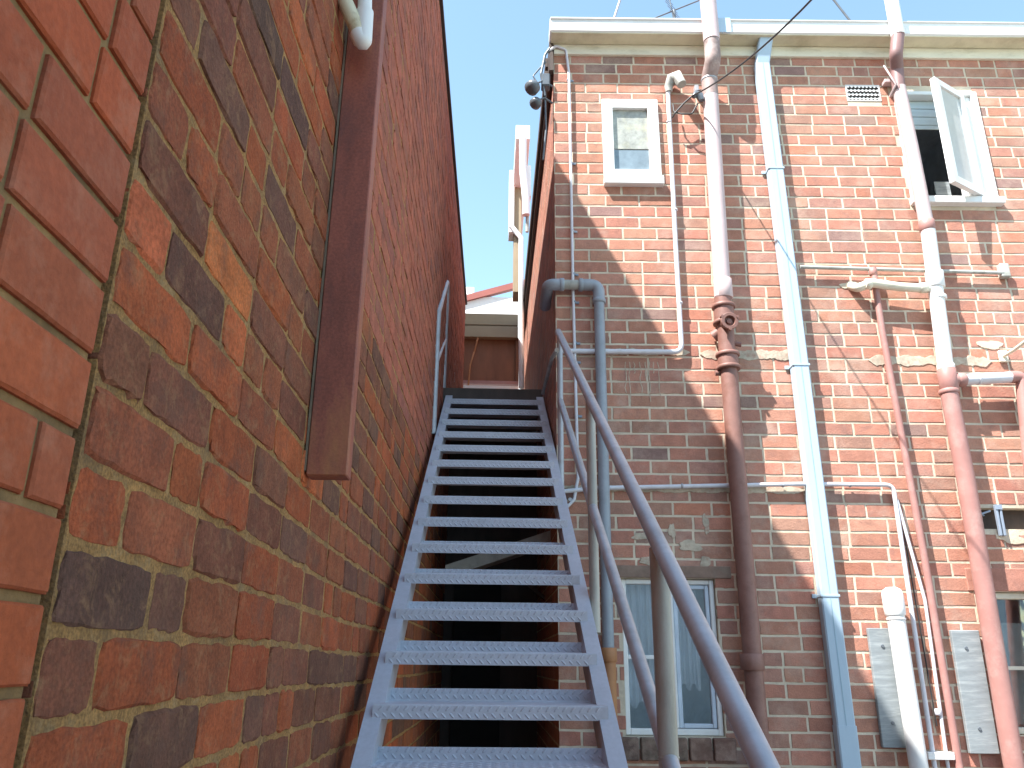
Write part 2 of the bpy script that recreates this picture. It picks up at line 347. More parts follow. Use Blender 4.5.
# boxed riser hanging on the old wall
bp=AX(303,475,-AW,ALW); bp2=AY(348,475,bp.y,ALW)
bx=thing('wall_duct','rust brown square boxed duct hanging down the old brick wall','duct',rot((-AW+.05,bp.y+.05,bp.z),ALW))
mb=MB(); mb.box((-AW+.006,bp.y,bp.z),(bp2.x-.003,bp.y+.055,ZL-.3),fr=ALW,bev=.0025); mb.build('casing',M['boxpaint'],bx)
mb=MB(); mb.box((-AW+.001,bp.y-.004,bp.z+.01),(-AW+.0055,bp.y+.05,ZL-.3),fr=ALW); mb.build('flashing',M['boxedge'],bx)
# white u bend waste pipe in front of the duct
a0=AY(316,-60,bp.y-.06,ALW); 
wp=thing('waste_pipe','stained white plastic u bend pipe in front of the rust brown duct','pipe',rot(AY(355,30,bp.y-.08,ALW),ALW))
yy=bp.y-.05
pts=[Vector((-AW-.02,yy-.12,AY(325,-30,yy).z)), AY(331,-28,yy-.06,ALW), AY(346,4,yy-.05,ALW), AY(361,38,yy-.035,ALW), AY(365,24,yy-.03,ALW), AY(366,-60,yy-.03,ALW)]
mb=MB(); mb.tube([rot(p,ALW) for p in fillet(pts[:4]+[AY(364.5,41,yy-.033,ALW)],.03,5)],.0212,18); mb.build('stained_bend',M['pvcstain'],wp)
c1=AY(362,39,yy-.033,ALW); c2=AY(365,20,yy-.03,ALW); c3=AY(366,-70,yy-.03,ALW)
mb=MB(); mb.tube([rot(p,ALW) for p in fillet([AY(358,33,yy-.036,ALW),AY(363,44,yy-.033,ALW),AY(365,12,yy-.03,ALW)],.02,5)],.0235,18,rr=None); mb.tube([rot(AY(364.6,20,yy-.03,ALW),ALW),rot(c3,ALW)],.0195,18); mb.build('white_upstand',M['pvcwhite'],wp)
# ------------------------------------------------------------------ right building facade
XC=F(556,350).x        # corner x
XR=4.9
ZT=F(700,57).z; 
def rect(pxa,pya,pxb,pyb,off=0):
    a=F(pxa,pya,off); b=F(pxb,pyb,off); return min(a.x,b.x),max(a.x,b.x),min(a.z,b.z),max(a.z,b.z)
W1=rect(601,101,662,186); W2=rect(621,578,726,737); W3=(F(899,92).x,F(990,92).x,F(900,206).z,F(930,92).z)
W3=(F(902,140).x-.01,F(996,205).x,F(950,205).z,F(950,93).z)
W4=(F(990,640).x,F(990,640).x+.9,F(1000,735).z,F(1000,592).z)
VENT=(F(845,85).x,F(880,92).x,F(862,101).z,F(862,85).z)
SLOT=(F(974,516).x,F(974,516).x+.75,F(1000,529).z,F(1000,508).z)
holes=[W1,W2,W3,W4,VENT,SLOT]
CF=.0878; LF=.2385
zlow=F(700,356).z
def tone_f(rg,u,z):
    return pick(rg,PF,.12)
base=thing('brick_building','two storey red brick rear building with white gutter right of the stair','building',(XC+2,D+.5,GZ))
mb=MB()
brickwall(mb,(0,D,0),(1,0,0),(0,-1,0),XC,XR,GZ+.02,ZT,CF,LF,.0135,holes,tone_f,31,thick=.23,recess=.003,det=(4,2),bev=.002,jit=.0016,header=.16,rough=.0012)
mb.build('front_wall',[M['brick_face'],M['mortar_pale']],base,recalc=False)
sx=rot((XC,D,0),-ASW).x; sy0=rot((XC,D,0),-ASW).y
mb=MB()
SU=rot((0,1,0),ASW); SN=rot((-1,0,0),ASW)
OS=rot((sx,0,0),ASW)
brickwall(mb,OS,SU,SN,sy0+.004,11.5,GZ+.02,ZT,CF,LF,.0115,[],tone_f,32,thick=.2,recess=.003,det=(2,1),bev=.002,jit=.0012,header=.16)
mb.build('side_wall',[M['brick_face'],M['mortar_pale']],base,recalc=False)
# eaves
zs_=F(700,47).z; gy=D-.15
zg0=F(700,33,.15).z; zg1=F(700,20,.15).z
xe=XC-.02
mb=MB(); mb.box((xe,gy+.012,zs_-.006),(XR,D+.1,zs_+.006)); mb.build('soffit',M['soffit'],base)
mb=MB(); mb.box((XC+.002,D-.024,ZT-.005),(XR,D+.05,zs_-.008),bev=.003); mb.build('frieze_board',M['cream'],base)
xs=F(722,25,.15).x; xs2=F(716,25,.15).x
mb=MB()
def gut(x0,x1,d=0):
    P=[(gy+.12,zg0+.004),(gy+.02,zg0),(gy,zg0+.015),(gy,zg1-.012),(gy-.012,zg1-.006),(gy-.012,zg1+d),(gy+.012,zg1+d),(gy+.014,zg0+.02),(gy+.12,zg0+.02)]
    V=[(x0,p[0],p[1]) for p in P]+[(x1,p[0],p[1]) for p in P]; n=len(P)
    mb.add(V,[(i,(i+1)%n,n+(i+1)%n,n+i) for i in range(n)]+[tuple(range(n))[::-1],tuple(range(n,2*n))])
gut(XC-.03,xs,0.004); gut(xs+.004,XR); mb.box((XC-.034,gy,zg0+.01),(XC-.028,D+.02,zg1)); mb.build('gutter',M['white'],base)
mb=MB(); mb.box((xs-.07,gy-.018,zg0-.004),(xs+.06,gy-.0125,zg1+.008)); mb.build('gutter_joiner',M['bluepaint'],base)
# roof deck behind the gutter
mb=MB(); mb.hexa([(XC,D,zs_+.01),(XR,D,zs_+.01),(XR,11.5,zs_+.01),(XC-.15,11.5,zs_+.01),(XC,D,zs_+.05),(XR,D,zs_+.05),(XR,11.5,zs_+.1),(XC-.15,11.5,zs_+.1)]); mb.build('roof',M['redroof'],base)
# side eave: dark boards, eave shade put into the colour, with pale flashing
mb=MB()
mb.box((sx-.035,sy0-.03,ZT-.16),(sx-.004,10.5,ZT+.10),fr=ASW); mb.box((sx-.06,sy0+.1,ZT-.10),(sx-.037,10,ZT-.06),fr=ASW); mb.box((sx-.055,sy0+.1,ZT-.02),(sx-.037,10,ZT+.06),fr=ASW)
mb.build('shaded_eave_strip',M['darkwood_shade'],base)
# interior dark volumes behind openings
def reveal(h,depth,mi):
    mb=MB(); a,b,c,d=h; y0=D+.235; y1=D+depth
    mb.add([(a-.3,y1,c-.3),(b+.3,y1,c-.3),(b+.3,y1,d+.3),(a-.3,y1,d+.3),(a-.3,y0,c-.3),(b+.3,y0,c-.3),(b+.3,y0,d+.3),(a-.3,y0,d+.3)],[(0,1,2,3),(0,1,5,4),(1,2,6,5),(2,3,7,6),(3,0,4,7)])
    return mb.build('room',mi,base)
dim=mat('dim_room',(.6,.66,.72),.9,var=.2)
reveal(W2,1.2,dim); reveal(W3,1.5,dim); reveal(W4,1.2,dim)
# pale floor-level bands, irregular
def band(x0,x1,zc,h,seed,m,prob=.8,name='render_band'):
    rg=random.Random(seed); mb=MB(); n=int((x1-x0)/.012)
    V=[]; fs=[]
    for i in range(n+1):
        x=x0+(x1-x0)*i/n; t=h/2*(.8+.12*math.sin(x*31+seed)+.12*math.sin(x*73)+rg.uniform(-.1,.1)); b=h/2*(.8+.15*math.sin(x*27+seed*3)+.1*math.sin(x*61)+rg.uniform(-.1,.1))
        e_=min(1,(min(i,n-i)+.3)/4); t*=e_; b*=e_
        V+=[(x,D-.0045,zc-b),(x,D-.0045,zc+t),(x,D+.004,zc-b-.004),(x,D+.004,zc+t+.004)]
    for i in range(n):
        a=i*4;c=a+4
        fs+=[(a,a+1,c+1,c),(a+1,a+3,c+3,c+1),(a,c,c+2,a+2)]
    mb.add(V,fs); return mb.build(name,m,base)
band(F(700,352).x,F(800,355).x,F(760,355).z,.075,1,M['mortar_gray']); band(F(868,358).x,F(992,364).x,F(930,361).z,.075,2,M['mortar_gray'])
band(F(560,350).x,F(690,352).x,F(640,352).z,.05,3,M['mortar_gray'])
band(F(566,490).x,F(805,490).x,F(700,489.5).z,.045,4,M['mortar_gray'])
# cement patches over the lower window and beside the right stack
def patch(px,py,r,seed,m=M['mortar_gray'],sx_=1,sz_=1):
    rg=random.Random(seed); c=F(px,py); n=26; V=[(c.x,D-.0052,c.z)]; V2=[]
    for i in range(n):
        a=2*math.pi*i/n; q=r*(.8+.16*math.sin(2*a+seed)+.1*math.sin(3*a+seed*2.3)+.07*math.sin(5*a+seed*1.7)+rg.uniform(-.05,.05))
        V.append((c.x+math.cos(a)*q*sx_,D-.004,c.z+math.sin(a)*q*sz_)); V2.append((c.x+math.cos(a)*q*sx_*1.03,D+.003,c.z+math.sin(a)*q*sz_*1.03))
    fs=[(0,1+i,1+(i+1)%n) for i in range(n)]+[(1+i,n+1+i,n+1+(i+1)%n,1+(i+1)%n) for i in range(n)]
    mb=MB(); mb.add(V+V2,fs); mb.build('cement_patch',m,base)
patch(646,536,.06,1,sx_=1.6,sz_=.5); patch(672,531,.045,2,sx_=.5,sz_=1.4); patch(706,524,.05,3,sx_=.45,sz_=1.5); patch(690,546,.06,4,sx_=1.6,sz_=.6); patch(655,561,.07,5,sx_=1.9,sz_=.5); patch(705,563,.05,6,sx_=.8,sz_=1)
patch(850,285,.05,7,M['mortar_pale'],1.5,.7); patch(990,345,.055,8,M['mortar_pale'],1.6,.8); patch(1010,537,.07,10,M['mortar_pale'],1.5,.7); patch(987,560,.03,11,M['mortar_pale'],.6,2.5)

# white drips
rg=random.Random(5)
for x in (625,629,634,640,645,649,653,658):
    mb=MB(); p=F(x,362); l=rg.uniform(.08,.3); q=[(p.x+rg.uniform(-.004,.004)+.01*math.sin(k*1.7+x)*.4,p.z-l*k/6) for k in range(7)]
    for (x0,z0),(x1,z1) in zip(q,q[1:]):
        wd=.0025; mb.add([(x0-wd,D-.0035,z0),(x0+wd,D-.0035,z0),(x1+wd,D-.0035,z1),(x1-wd,D-.0035,z1)],[(0,1,2,3)])
    mb.build('paint_drip',M['mortar_gray'],base)
# lintel over lower window, brick sill
mb=MB(); mb.box((W2[0]-.06,D-.007,W2[3]+.003),(W2[1]+.10,D+.1,W2[3]+.075),bev=.004); mb.build('lintel',mat('stone_lintel',(.24,.16,.12),.85,var=.25,vs=9,bump=.6,dirt=(.3,.26,.2),ds=7),base)
mb=MB(); n=5
for i in range(n):
    x0=W2[0]-.06+(W2[1]-W2[0]+.12)*i/n; x1=x0+(W2[1]-W2[0]+.12)/n-.012
    c=pick(rg,[(1,.13,.09,.07),(1,.17,.10,.075)]); V=len(mb.v); mb.box((x0,D-.035,W2[2]-.125),(x1,D+.09,W2[2]-.005),bev=.006); mb.c[V:]=[c]*(len(mb.v)-V)
mb.build('brick_sill',M['brick_face'],base)
mb=MB(); mb.box((W4[0]-.08,D-.006,W4[3]+.004),(W4[1],D+.1,W4[3]+.14),bev=.004); mb.c=[(.40,.19,.14)]*len(mb.v); mb.build('lintel',M['brick_face'],base)
# ------------------------------------------------------------------ windows
def frame(mb,a,b,c,d,y0,y1,t,tb=None,bev=.004):
    tb=tb or t
    mb.box((a,y0,c),(a+t,y1,d),bev=bev); mb.box((b-t,y0,c),(b,y1,d),bev=bev)
    mb.box((a+t+.0005,y0+.001,d-t),(b-t-.0005,y1-.001,d),bev=bev); mb.box((a+t+.0005,y0+.001,c),(b-t-.0005,y1-.001,c+tb),bev=bev)
def pane(a,b,c,d,y,parent,m=None,name='pane'):
    mb=MB(); mb.box((a,y,c),(b,y+.004,d)); return mb.build(name,m or M['glass'],parent)
# small frosted window
a,b,c,d=W1; mb=MB(); frame(mb,a+.002,b-.002,c+.06,d-.002,D-.03,D+.06,.078,.06); f=mb.build('window',M['white'],base)
f['label']='small frosted window in a thick white frame'
mb=MB(); mb.box((a-.0,D-.05,c-.01),(b+.01,D+.05,c+.058),bev=.005); mb.build('sill',M['white'],f)
ia,ib,ic,idd=a+.08,b-.08,c+.12,d-.08; zm=ic+.36*(idd-ic)
pane(ia,ib,zm,idd,D+.0,f,M['frost']); pane(ia,ib,ic,zm-.008,D+.004,f,mat('lower_pane',(.20,.26,.30),.15,var=.25,vs=9))
mb=MB(); mb.box((ia,D+.006,zm-.008),(ib,D+.012,zm)); mb.build('glazing_bar',M['fibro'],f)
# lower window: left sash pair and right casement
a,b,c,d=W2; mb=MB(); frame(mb,a+.003,b-.003,c+.003,d-.003,D+.03,D+.10,.028,.035)
xm=F(668,650,-.05).x
mb.box((xm-.03,D+.028,c+.04),(xm+.04,D+.099,d-.033),bev=.004)
f=mb.build('window',M['white'],base); f['label']='ground floor white window with net curtains behind the stair rail'
mb=MB(); zr=F(640,657,-.05).z; mb.box((a+.033,D+.045,zr-.012),(xm-.032,D+.07,zr+.012),bev=.003); mb.build('transom',M['white'],f)
pane(a+.032,xm-.031,c+.04,zr-.012,D+.06,f); pane(a+.032,xm-.031,zr+.012,d-.033,D+.06,f)
mb=MB(); frame(mb,xm+.043,b-.034,c+.041,d-.034,D+.04,D+.075,.025); mb.build('sash',mat('blue_white_sash',(.55,.63,.72),.5),f)
pane(xm+.07,b-.06,c+.068,d-.061,D+.055,f)
mb=MB()
for x0,x1,zt,zb in ((a+.01,xm,d-.01,c+.16),(xm+.03,b-.09,d-.05,c+.26)):
    n=60; V=[]
    for k in range(n+1):
        u=k/n; x=x0+(x1-x0)*u; y=D+.135+.018*math.sin(u*38+x0)+.008*math.sin(u*91)
        V+=[(x,y,zb+.02*math.sin(u*19)),(x+.01*math.sin(u*20),y-.01,(zt+zb)/2),(x,y,zt)]
    mb.add(V,[(k*3+q,k*3+3+q,k*3+4+q,k*3+1+q) for k in range(n) for q in (0,1)],smooth=True)
mb.build('curtain',M['curtain'],f)
# casement window upper right
a,b,c,d=W3; mb=MB()
xm=F(960,150).x
mb.box((a,D-.02,d-.035),(b+.02,D+.08,d),bev=.004); mb.box((a,D-.02,c+.045),(a+.035,D+.08,d-.036),bev=.004); mb.box((xm,D-.02,c+.045),(xm+.06,D+.08,d-.036),bev=.004); mb.box((b-.03,D-.02,c+.045),(b+.02,D+.08,d-.036),bev=.004)
f=mb.build('window',M['white'],base); f['label']='upper floor white window with one sash standing open'
mb=MB(); mb.box((a-.01,D-.055,c-.01),(b+.04,D+.08,c+.044),bev=.005); mb.build('sill',M['white'],f)
mb=MB(); mb.box((xm+.061,D+.0,c+.046),(b-.031,D+.03,d-.036),bev=.003); mb.build('fixed_panel',M['white'],f)
mb=MB(); zb=F(930,125).z; n=7
for i in range(n):
    z0=zb+(d-.036-zb)*i/n; z1=zb+(d-.036-zb)*(i+1)/n-.002; mb.box((a+.036,D+.05-.004*(i%2),z0),(xm-.001,D+.06,z1),bev=.002)
mb.build('blind',M['blind'],f)
mb=MB(); mb.box((xm-.16,D+.12,c+.05),(xm-.05,D+.13,c+.27)); mb.build('inner_curtain',M['fibro'],f)
# open sash hinged at the mullion
hx,hy=F(960,100).x,D-.024; fp=F(933,83,.21); hl=math.hypot(fp.x-hx,fp.y-hy); dx,dy=(fp.x-hx)/hl,(fp.y-hy)/hl
mb=MB()
def sb(u0,u1,z0,z1,t=.038,mbx=mb,h0=-.5):
    P=[]
    for z in (z0,z1):
        for u,q in ((u0,-t/2),(u1,-t/2),(u1,t/2),(u0,t/2)):
            P.append((hx+dx*u-dy*q,hy+dy*u+dx*q,z))
    mbx.hexa(P)
z0,z1=c+.05,d-.04
sb(0,.05,z0,z1); sb(hl-.055,hl,z0,z1); sb(.0505,hl-.0555,z1-.05,z1-.001,.036); sb(.0505,hl-.0555,z0+.001,z0+.06,.036)
s=mb.build('open_sash',M['white'],f)
mb=MB(); sb(.052,hl-.057,z0+.062,z1-.052,.004,mb); mb.build('pane',mat('sash_pane_glare',(.55,.57,.55),.12,var=.1),s)  # opaque pale pane, the sun's glare put into its colour
# right lower window
a,b,c,d=W4; mb=MB(); frame(mb,a+.003,b-.003,c+.003,d-.003,D+.02,D+.09,.035)
f=mb.build('window',M['cream'],base); f['label']='cream framed ground floor window at the right edge'
zr=F(1010,668).z; mb=MB(); mb.box((a+.04,D+.035,zr-.01),(b-.04,D+.06,zr+.01)); mb.build('transom',M['cream'],f)
pane(a+.039,b-.039,c+.039,d-.039,D+.065,f)
mb=MB(); mb.box((F(1012,640).x,D+.12,c+.05),(b-.05,D+.13,F(1012,622).z)); mb.build('paper_sheet',mat('pale_sheet',(.6,.66,.62),.9),f)
# air brick
a,b,c,d=VENT; mb=MB(); mb.box((a+.001,D+.004,c+.001),(b-.001,D+.02,d-.001),mi=1)
nx=9;nz=4
for i in range(nx):
    for k in range(nz):
        x=a+(b-a)*(i+.5)/nx+(.004 if k%2 else -.004); z=c+(d-c)*(k+.5)/nz; q=(b-a)/nx*.55; h=(d-c)/nz*.42
        mb.add([(x-q,D-.002,z+h*.2),(x,D-.006,z+h),(x+q,D-.002,z+h*.2),(x,D-.004,z-h*.7)],[(0,1,2),(0,2,3)],0)
frame(mb,a,b,c,d,D-.003,D+.01,.008,bev=.001)
mb.build('air_vent',[M['white'],M['dark']],base)
# dark slot with timber
a,b,c,d=SLOT; mb=MB(); mb.box((a,D+.07,c),(b,D+.1,d),bev=.003); mb.build('recess_timber',M['darkwood_shade'],base)
# ------------------------------------------------------------------ pipes and cables on the facade
def clip(mb,p,r,side=1,m=0):
    p=Vector(p)
    collar(mb,p,(0,0,1),r+.004,.018,m,12); mb.box((p.x-.012+side*(r+.014),D-.014,p.z-.008),(p.x+.012+side*(r+.014),D-.002,p.z+.008),m,bev=.002)
# rain downpipe (pale blue, rectangular)
top=F(766,40,.045); bot=F(850,768,.045); xd=(F(775,180,.045).x+F(830,550,.045).x)/2
xd0=F(777,200,.045).x; xd1=F(836,650,.045).x
t=thing('downpipe','pale blue rectangular rain downpipe fixed to the facade under the gutter','downpipe',(xd1,D,GZ))
def bpipe(mb,x0,z0,x1,z1,w=.106,y0=D-.075,y1=D-.012,y0t=None,y1t=None):
    y0t=y0 if y0t is None else y0t; y1t=y1 if y1t is None else y1t
    b=.008
    def ring(x,z,ya,yb): return [(x-w/2+b,ya,z),(x+w/2-b,ya,z),(x+w/2,ya+b,z),(x+w/2,yb,z),(x-w/2,yb,z),(x-w/2,ya+b,z)]
    V=ring(x0,z0,y0,y1)+ring(x1,z1,y0t,y1t); mb.add(V,[(i,(i+1)%6,6+(i+1)%6,6+i) for i in range(6)]+[tuple(range(6))[::-1],tuple(range(6,12))])
mb=MB(); zk=F(765,65,.045).z; zj=F(845,735,.045).z
bpipe(mb,xd1,zj+.001,xd0,zk); mb.build('pipe',M['bluepaint'],t)
mb=MB(); bpipe(mb,xd0,zk+.001,F(766,38,.1).x,zg0+.01,w=.104,y0t=gy+.03,y1t=gy+.095); mb.build('top_offset',M['bluepaint'],t)
mb=MB(); bpipe(mb,xd1+.004,GZ+.03,xd1,zj+.05,w=.114,y0=D-.079,y1=D-.008); mb.build('lower_section',M['bluepaint'],t)
for px,py in ((775,170),(800,366),(832,596)):
    p=F(px+8,py,.045); mb=MB(); x=xd0+(xd1-xd0)*(zk-p.z)/(zk-zj)
    mb.box((x-.057,D-.079,p.z-.007),(x+.057,D-.003,p.z+.007),bev=.001); mb.box((x-.085,D-.014,p.z-.012),(x-.058,D-.003,p.z+.012),bev=.001); mb.build('bracket',M['bluepaint'],t)
mb=MB(); x=(xd0+xd1)/2
mb.add([(xd1-.003,D-.0768,zj),(xd1+.001,D-.0768,zj),(xd0+.001,D-.0768,zk),(xd0-.003,D-.0768,zk)],[(0,1,2,3)]); mb.build('seam',mat('seam_line',(.28,.42,.5),.5),t)
# brown soil stack with white upper vent
o=.095
t=thing('soil_stack','thick soil stack, white above and brown cast iron below, left of the blue downpipe','pipe',(F(755,700,o).x,D-o,GZ))
pj=F(724,296,o); xb=F(756,700,o).x; xt=F(710,90,o).x
p60=F(710,92,o)
mb=MB(); mb.tube([(F(723,300,o).x,D-o,pj.z-.01),(xt,D-o,p60.z)],.056,24); 
collar(mb,(pj.x-.002,D-o,pj.z+.05),(0,0,1),.061,.14); mb.build('white_vent',M['pinkish'],t)
pT=Vector((xt,D-o,p60.z)); pk=F(713,60,.18); pk2=F(709,22,.235)
mb=MB(); mb.tube(fillet([pT+Vector((0,0,-.04)),pT+Vector((0,-.0,.12)),pk,pk+Vector((0,-.01,.2))],.08,6),.057,24); mb.build('eave_offset',mat('old_pvc_brown',(.30,.22,.20),.6,var=.35,vs=7,dirt=(.6,.52,.48),ds=5,da=.9),t)
mb=MB(); q=pk+Vector((0,-.01,.16)); mb.tube([q,q+Vector((-.005,0,1.3))],.06,24); mb.build('top_vent',M['pinkish'],t)
mb=MB(); x1=F(723,300,o).x
mb.tube([(x1,D-o,pj.z),(x1,D-o,F(735,400,o).z),(xb,D-o,GZ)],.054,24)
mb.build('iron_pipe',M['castiron'],t)
for py,h in ((307,.02),(323,.02),(355,.02),(368,.02)):
    p=F(728,py,o); mb=MB(); collar(mb,(x1,D-o,p.z),(0,0,1),.078,.024); mb.build('flange',M['castiron'],t)
for pa,pb in ((307,323),(355,368)):
    mb=MB(); mb.tube([(x1,D-o,F(728,pa,o).z),(x1,D-o,F(728,pb,o).z)],.066,24); mb.build('socket',M['castiron'],t)
p=F(729,322,.16); mb=MB(); yc=D-o
pp=Vector((x1,yc-.03,p.z))
dr=Vector((.05,-1,-.1)).normalized()
mb.lathe(pp,dr,[(0,.044),(.055,.044),(.057,.057),(.076,.057),(.078,.054),(.078,.036),(.070,.033),(.050,.031),(.050,.018),(.066,.016),(.068,.001)],28)
for k in range(3):
    a_=k*2.094+.5; v=Vector((math.cos(a_)*.058,0,math.sin(a_)*.058)); mb.tube([pp+dr*.055+v,pp+dr*.084+v],.010,8)
mb.build('access_cap',M['castiron'],t)
mb=MB(); mb.tube([(x1-.01,yc+.02,p.z-.02),(x1-.07,yc+.05,p.z-.06)],.04,14); mb.build('lug',M['castiron'],t)
mb=MB(); mb.tube([(x1+.02,yc,p.z-.12),(x1+.09,yc-.02,p.z-.14)],.016,10); mb.build('lug',M['castiron'],t)
mb=MB(); mb.tube([(x1-.03,yc+.02,F(710,372,o).z),(x1-.085,yc+.02,F(710,372,o).z)],.018,10); mb.build('lug',M['castiron'],t)
mb=MB(); collar(mb,(xb-.004,D-o,F(753,662,o).z),(0,0,1),.068,.09); mb.build('joint_collar',M['castiron'],t)
mb=MB(); p=F(699,88,.05); mb.box((p.x-.03,D-.05,p.z-.02),(p.x+.0,D-.002,p.z+.03),bev=.003); collar(mb,(xt,D-o,p.z+.03),(0,0,1),.061,.02); mb.build('bracket',M['galv'],t)
# right hand stack
o=.09
t=thing('soil_stack','slim soil stack, pink above, white midway, faded red below, beside the open sash window','pipe',(F(1005,740,o).x,D-o,GZ))
P=lambda px,py,oo=o: F(px,py,oo)
mb=MB(); mb.tube([P(928,232),P(912,150),P(899,88)],.047,20); mb.build('upper_pipe',M['pinkish'],t)
mb=MB(); mb.tube(fillet([P(899,92),P(897,70),F(896,55,.17),F(898,33,.18)],.05,5),.046,20); mb.build('eave_bend',mat('bend_brown',(.26,.15,.14),.5,var=.2),t)
mb=MB(); mb.tube([F(898,36,.18),F(898,36,.18)+Vector((0,0,1.0))],.049,20); mb.build('top_vent',M['pvcwhite'],t)
mb=MB(); mb.tube([P(928,230),P(947,378)],.0475,20); collar(mb,P(935,280),P(928,230)-P(947,378),.057,.12); collar(mb,P(938,298),P(928,230)-P(947,378),.054,.03); collar(mb,P(946,368),P(928,230)-P(947,378),.053,.05); mb.build('middle_pipe',M['pvcwhite'],t)
mb=MB(); collar(mb,P(927,226),(0,0,1),.052,.08); mb.build('coupling',M['redpipe'],t)
mb=MB(); collar(mb,P(948,380),(0,0,1),.056,.15); mb.tube([P(948,380),P(962,380,.09)],.042,16); collar(mb,P(949,392),(0,0,1),.06,.03); collar(mb,P(961,380),(1,0,0),.047,.05); mb.build('branch_tee',M['redpipe'],t)
mb=MB(); mb.tube([P(960,380),P(1016,377)],.036,16); collar(mb,P(978,379),(1,0,0),.04,.015); mb.build('branch_pipe',M['conduit'],t)
mb=MB(); mb.tube(fillet([P(1010,377),P(1022,377),P(1024,398)],.04,5),.04,16); mb.tube([P(1023,390),F(1060,768,o)],.04,16); mb.build('branch_elbow',M['redpipe'],t)
mb=MB(); pe=P(1013,760); pe2=pe+(pe-P(949,392))*.6; pe2.z=GZ; mb.tube([P(949,392),P(966,480),pe,(P(1013,760).x+.03,D-o,GZ)],.0535,20); mb.build('lower_pipe',M['redpipe'],t)
mb=MB(); mb.tube(fillet([F(850,286,.0),F(858,288,.05),F(872,283,.08),F(900,287,.08),F(935,289,o)],.03,5),.030,14); collar(mb,F(868,284,.08),(1,0,.0),.036,.04); collar(mb,F(923,288,.085),(1,0,0),.036,.05); mb.tube([P(936,288),P(942,288)],.03,12); mb.build('side_inlet',M['pvcstain'] if False else M['cream'],t)
mb=MB(); mb.box((P(893,75).x-.05,D-.06,P(893,78).z-.01),(P(893,75).x+.05,D-.003,P(893,78).z+.02),bev=.003); mb.tube([F(890,97,.06),F(896,84,.14),F(884,66,.06)],.008,8); mb.build('bracket',M['pinkish'],t)
# thin horizontal galvanised pipe
mb=MB(); mb.tube([F(800,267,.04),F(1003,273,.04)],.013,12); mb.box((F(1001,273).x-.03,D-.05,F(1001,273).z-.05),(F(1001,273).x+.035,D-.003,F(1001,273).z+.05),bev=.006)
tag(mb.build('wall_pipe',M['pvcold'],None,origin=F(900,270,.04)),'thin horizontal galvanised pipe running behind the right stack to an end plate','pipe')
# thin red vertical pipe
t=thing('thin_pipe','thin faded red vertical pipe left of the right hand stack','pipe',F(958,768,.045))
mb=MB(); b_=F(959,765,.045); mb.tube([F(873,268,.045),F(882,330,.045),F(925,560,.045),b_,(b_.x+.02,b_.y,GZ)],.0215,14); mb.build('pipe',M['redpipe'],t)
mb=MB(); collar(mb,F(873,272,.045),(0,0,1),.026,.05); mb.build('top_fitting',M['redpipe'],t)
# conduit run along the facade, then down
t=thing('conduit','long pale conduit crossing the lower facade then dropping beside the thin red pipe','conduit',F(735,485,.03))
mb=MB(); e=F(934,762,.035); mb.tube(fillet([F(556,492,.05),F(568,491,.04),F(596,488,.03),F(700,486,.03),F(805,484,.035),F(893,485,.035),e,(e.x+.02,e.y,GZ)],.05,6),.0135,12); mb.build('tube',M['conduit'],t)
for px,py in ((682,486),(783,485),(850,485)):
    mb=MB(); collar(mb,F(px,py,.032),(1,0,0),.016,.014,0,12); mb.build('saddle',M['galv'],t)
mb=MB(); mb.box((F(932,755).x-.05,D-.06,F(932,755).z-.02),(F(932,755).x+.1,D-.003,F(932,755).z+.02),bev=.004); mb.build('junction_fitting',M['pvcwhite'],t)
mb=MB(); e=F(947,760,.03); mb.tube([F(897,500,.03),F(925,600,.028),F(936,680,.03),e,(e.x+.02,e.y,GZ)],.010,10)
collar(mb,F(938,712,.03),(0,0,1),.018,.035,0,10); tag(mb.build('conduit',M['conduit'],None,origin=e),'thinner second conduit running down beside the thin red pipe','conduit')
mb=MB(); mb.tube([F(899,500,.018)]+[F(900+4.6*k,510+27*k,.016+.006*math.sin(k*2)) for k in range(9)],.004,6); tag(mb.build('cable',M['black'],None,origin=F(920,630,.02)),'thin dark cable squeezed between the two lower conduits','cable')
# entry pipe with mushroom head: down, corner, left
t=thing('entry_conduit','white conduit dropping from a hooded cable head then turning left at mid height','conduit',F(683,350,.035))
mb=MB(); mb.tube(fillet([F(668,92,.035),F(676,250,.035),F(682,352,.035),F(560,351,.035)],.06,7),.0165,12); mb.build('tube',M['conduit'],t)
for px,py in ((669,122),(675,210),(680,303)):
    mb=MB(); collar(mb,F(px,py,.035),(0,0,1),.0195,.014,0,12); mb.build('saddle',M['conduit'],t)
mb=MB(); p=F(669,92,.04); mb.tube([p,p+Vector((0,0,.05)),p+Vector((.02,-.02,.10)),p+Vector((.06,-.04,.1)),p+Vector((.085,-.06,.02))],.03,14,rr=[.025,.032,.045,.05,.035]); mb.build('cable_hood',M['pvcold'],t)
# thin conduit at the corner with clips
t=thing('corner_conduit','thin pale conduit beside the building corner running from the eave behind the grey elbow','conduit',F(577,480,.025))
mb=MB(); mb.tube(fillet([F(548,52,.02),F(556,46,.04),F(566,50,.03),F(569,75,.025),F(573,290,.025),F(578,478,.03),F(574,500,.03),F(566,508,.035),F(560,507,.05)],.03,5),.0105,10); mb.build('tube',M['conduit'],t)
for py in (80,163,231,274,302,343,362,416):
    x=F(568+(py-50)*.0235,py,.02); mb=MB(); clip(mb,x,.0105); mb.build('saddle',M['bluetin'] if py!=231 else M['galv'],t)
mb=MB(); p=F(570,500,.02); mb.tube([p,p+Vector((0,-.02,0))],.012,10); mb.build('screw_stud',M['galv'],t)
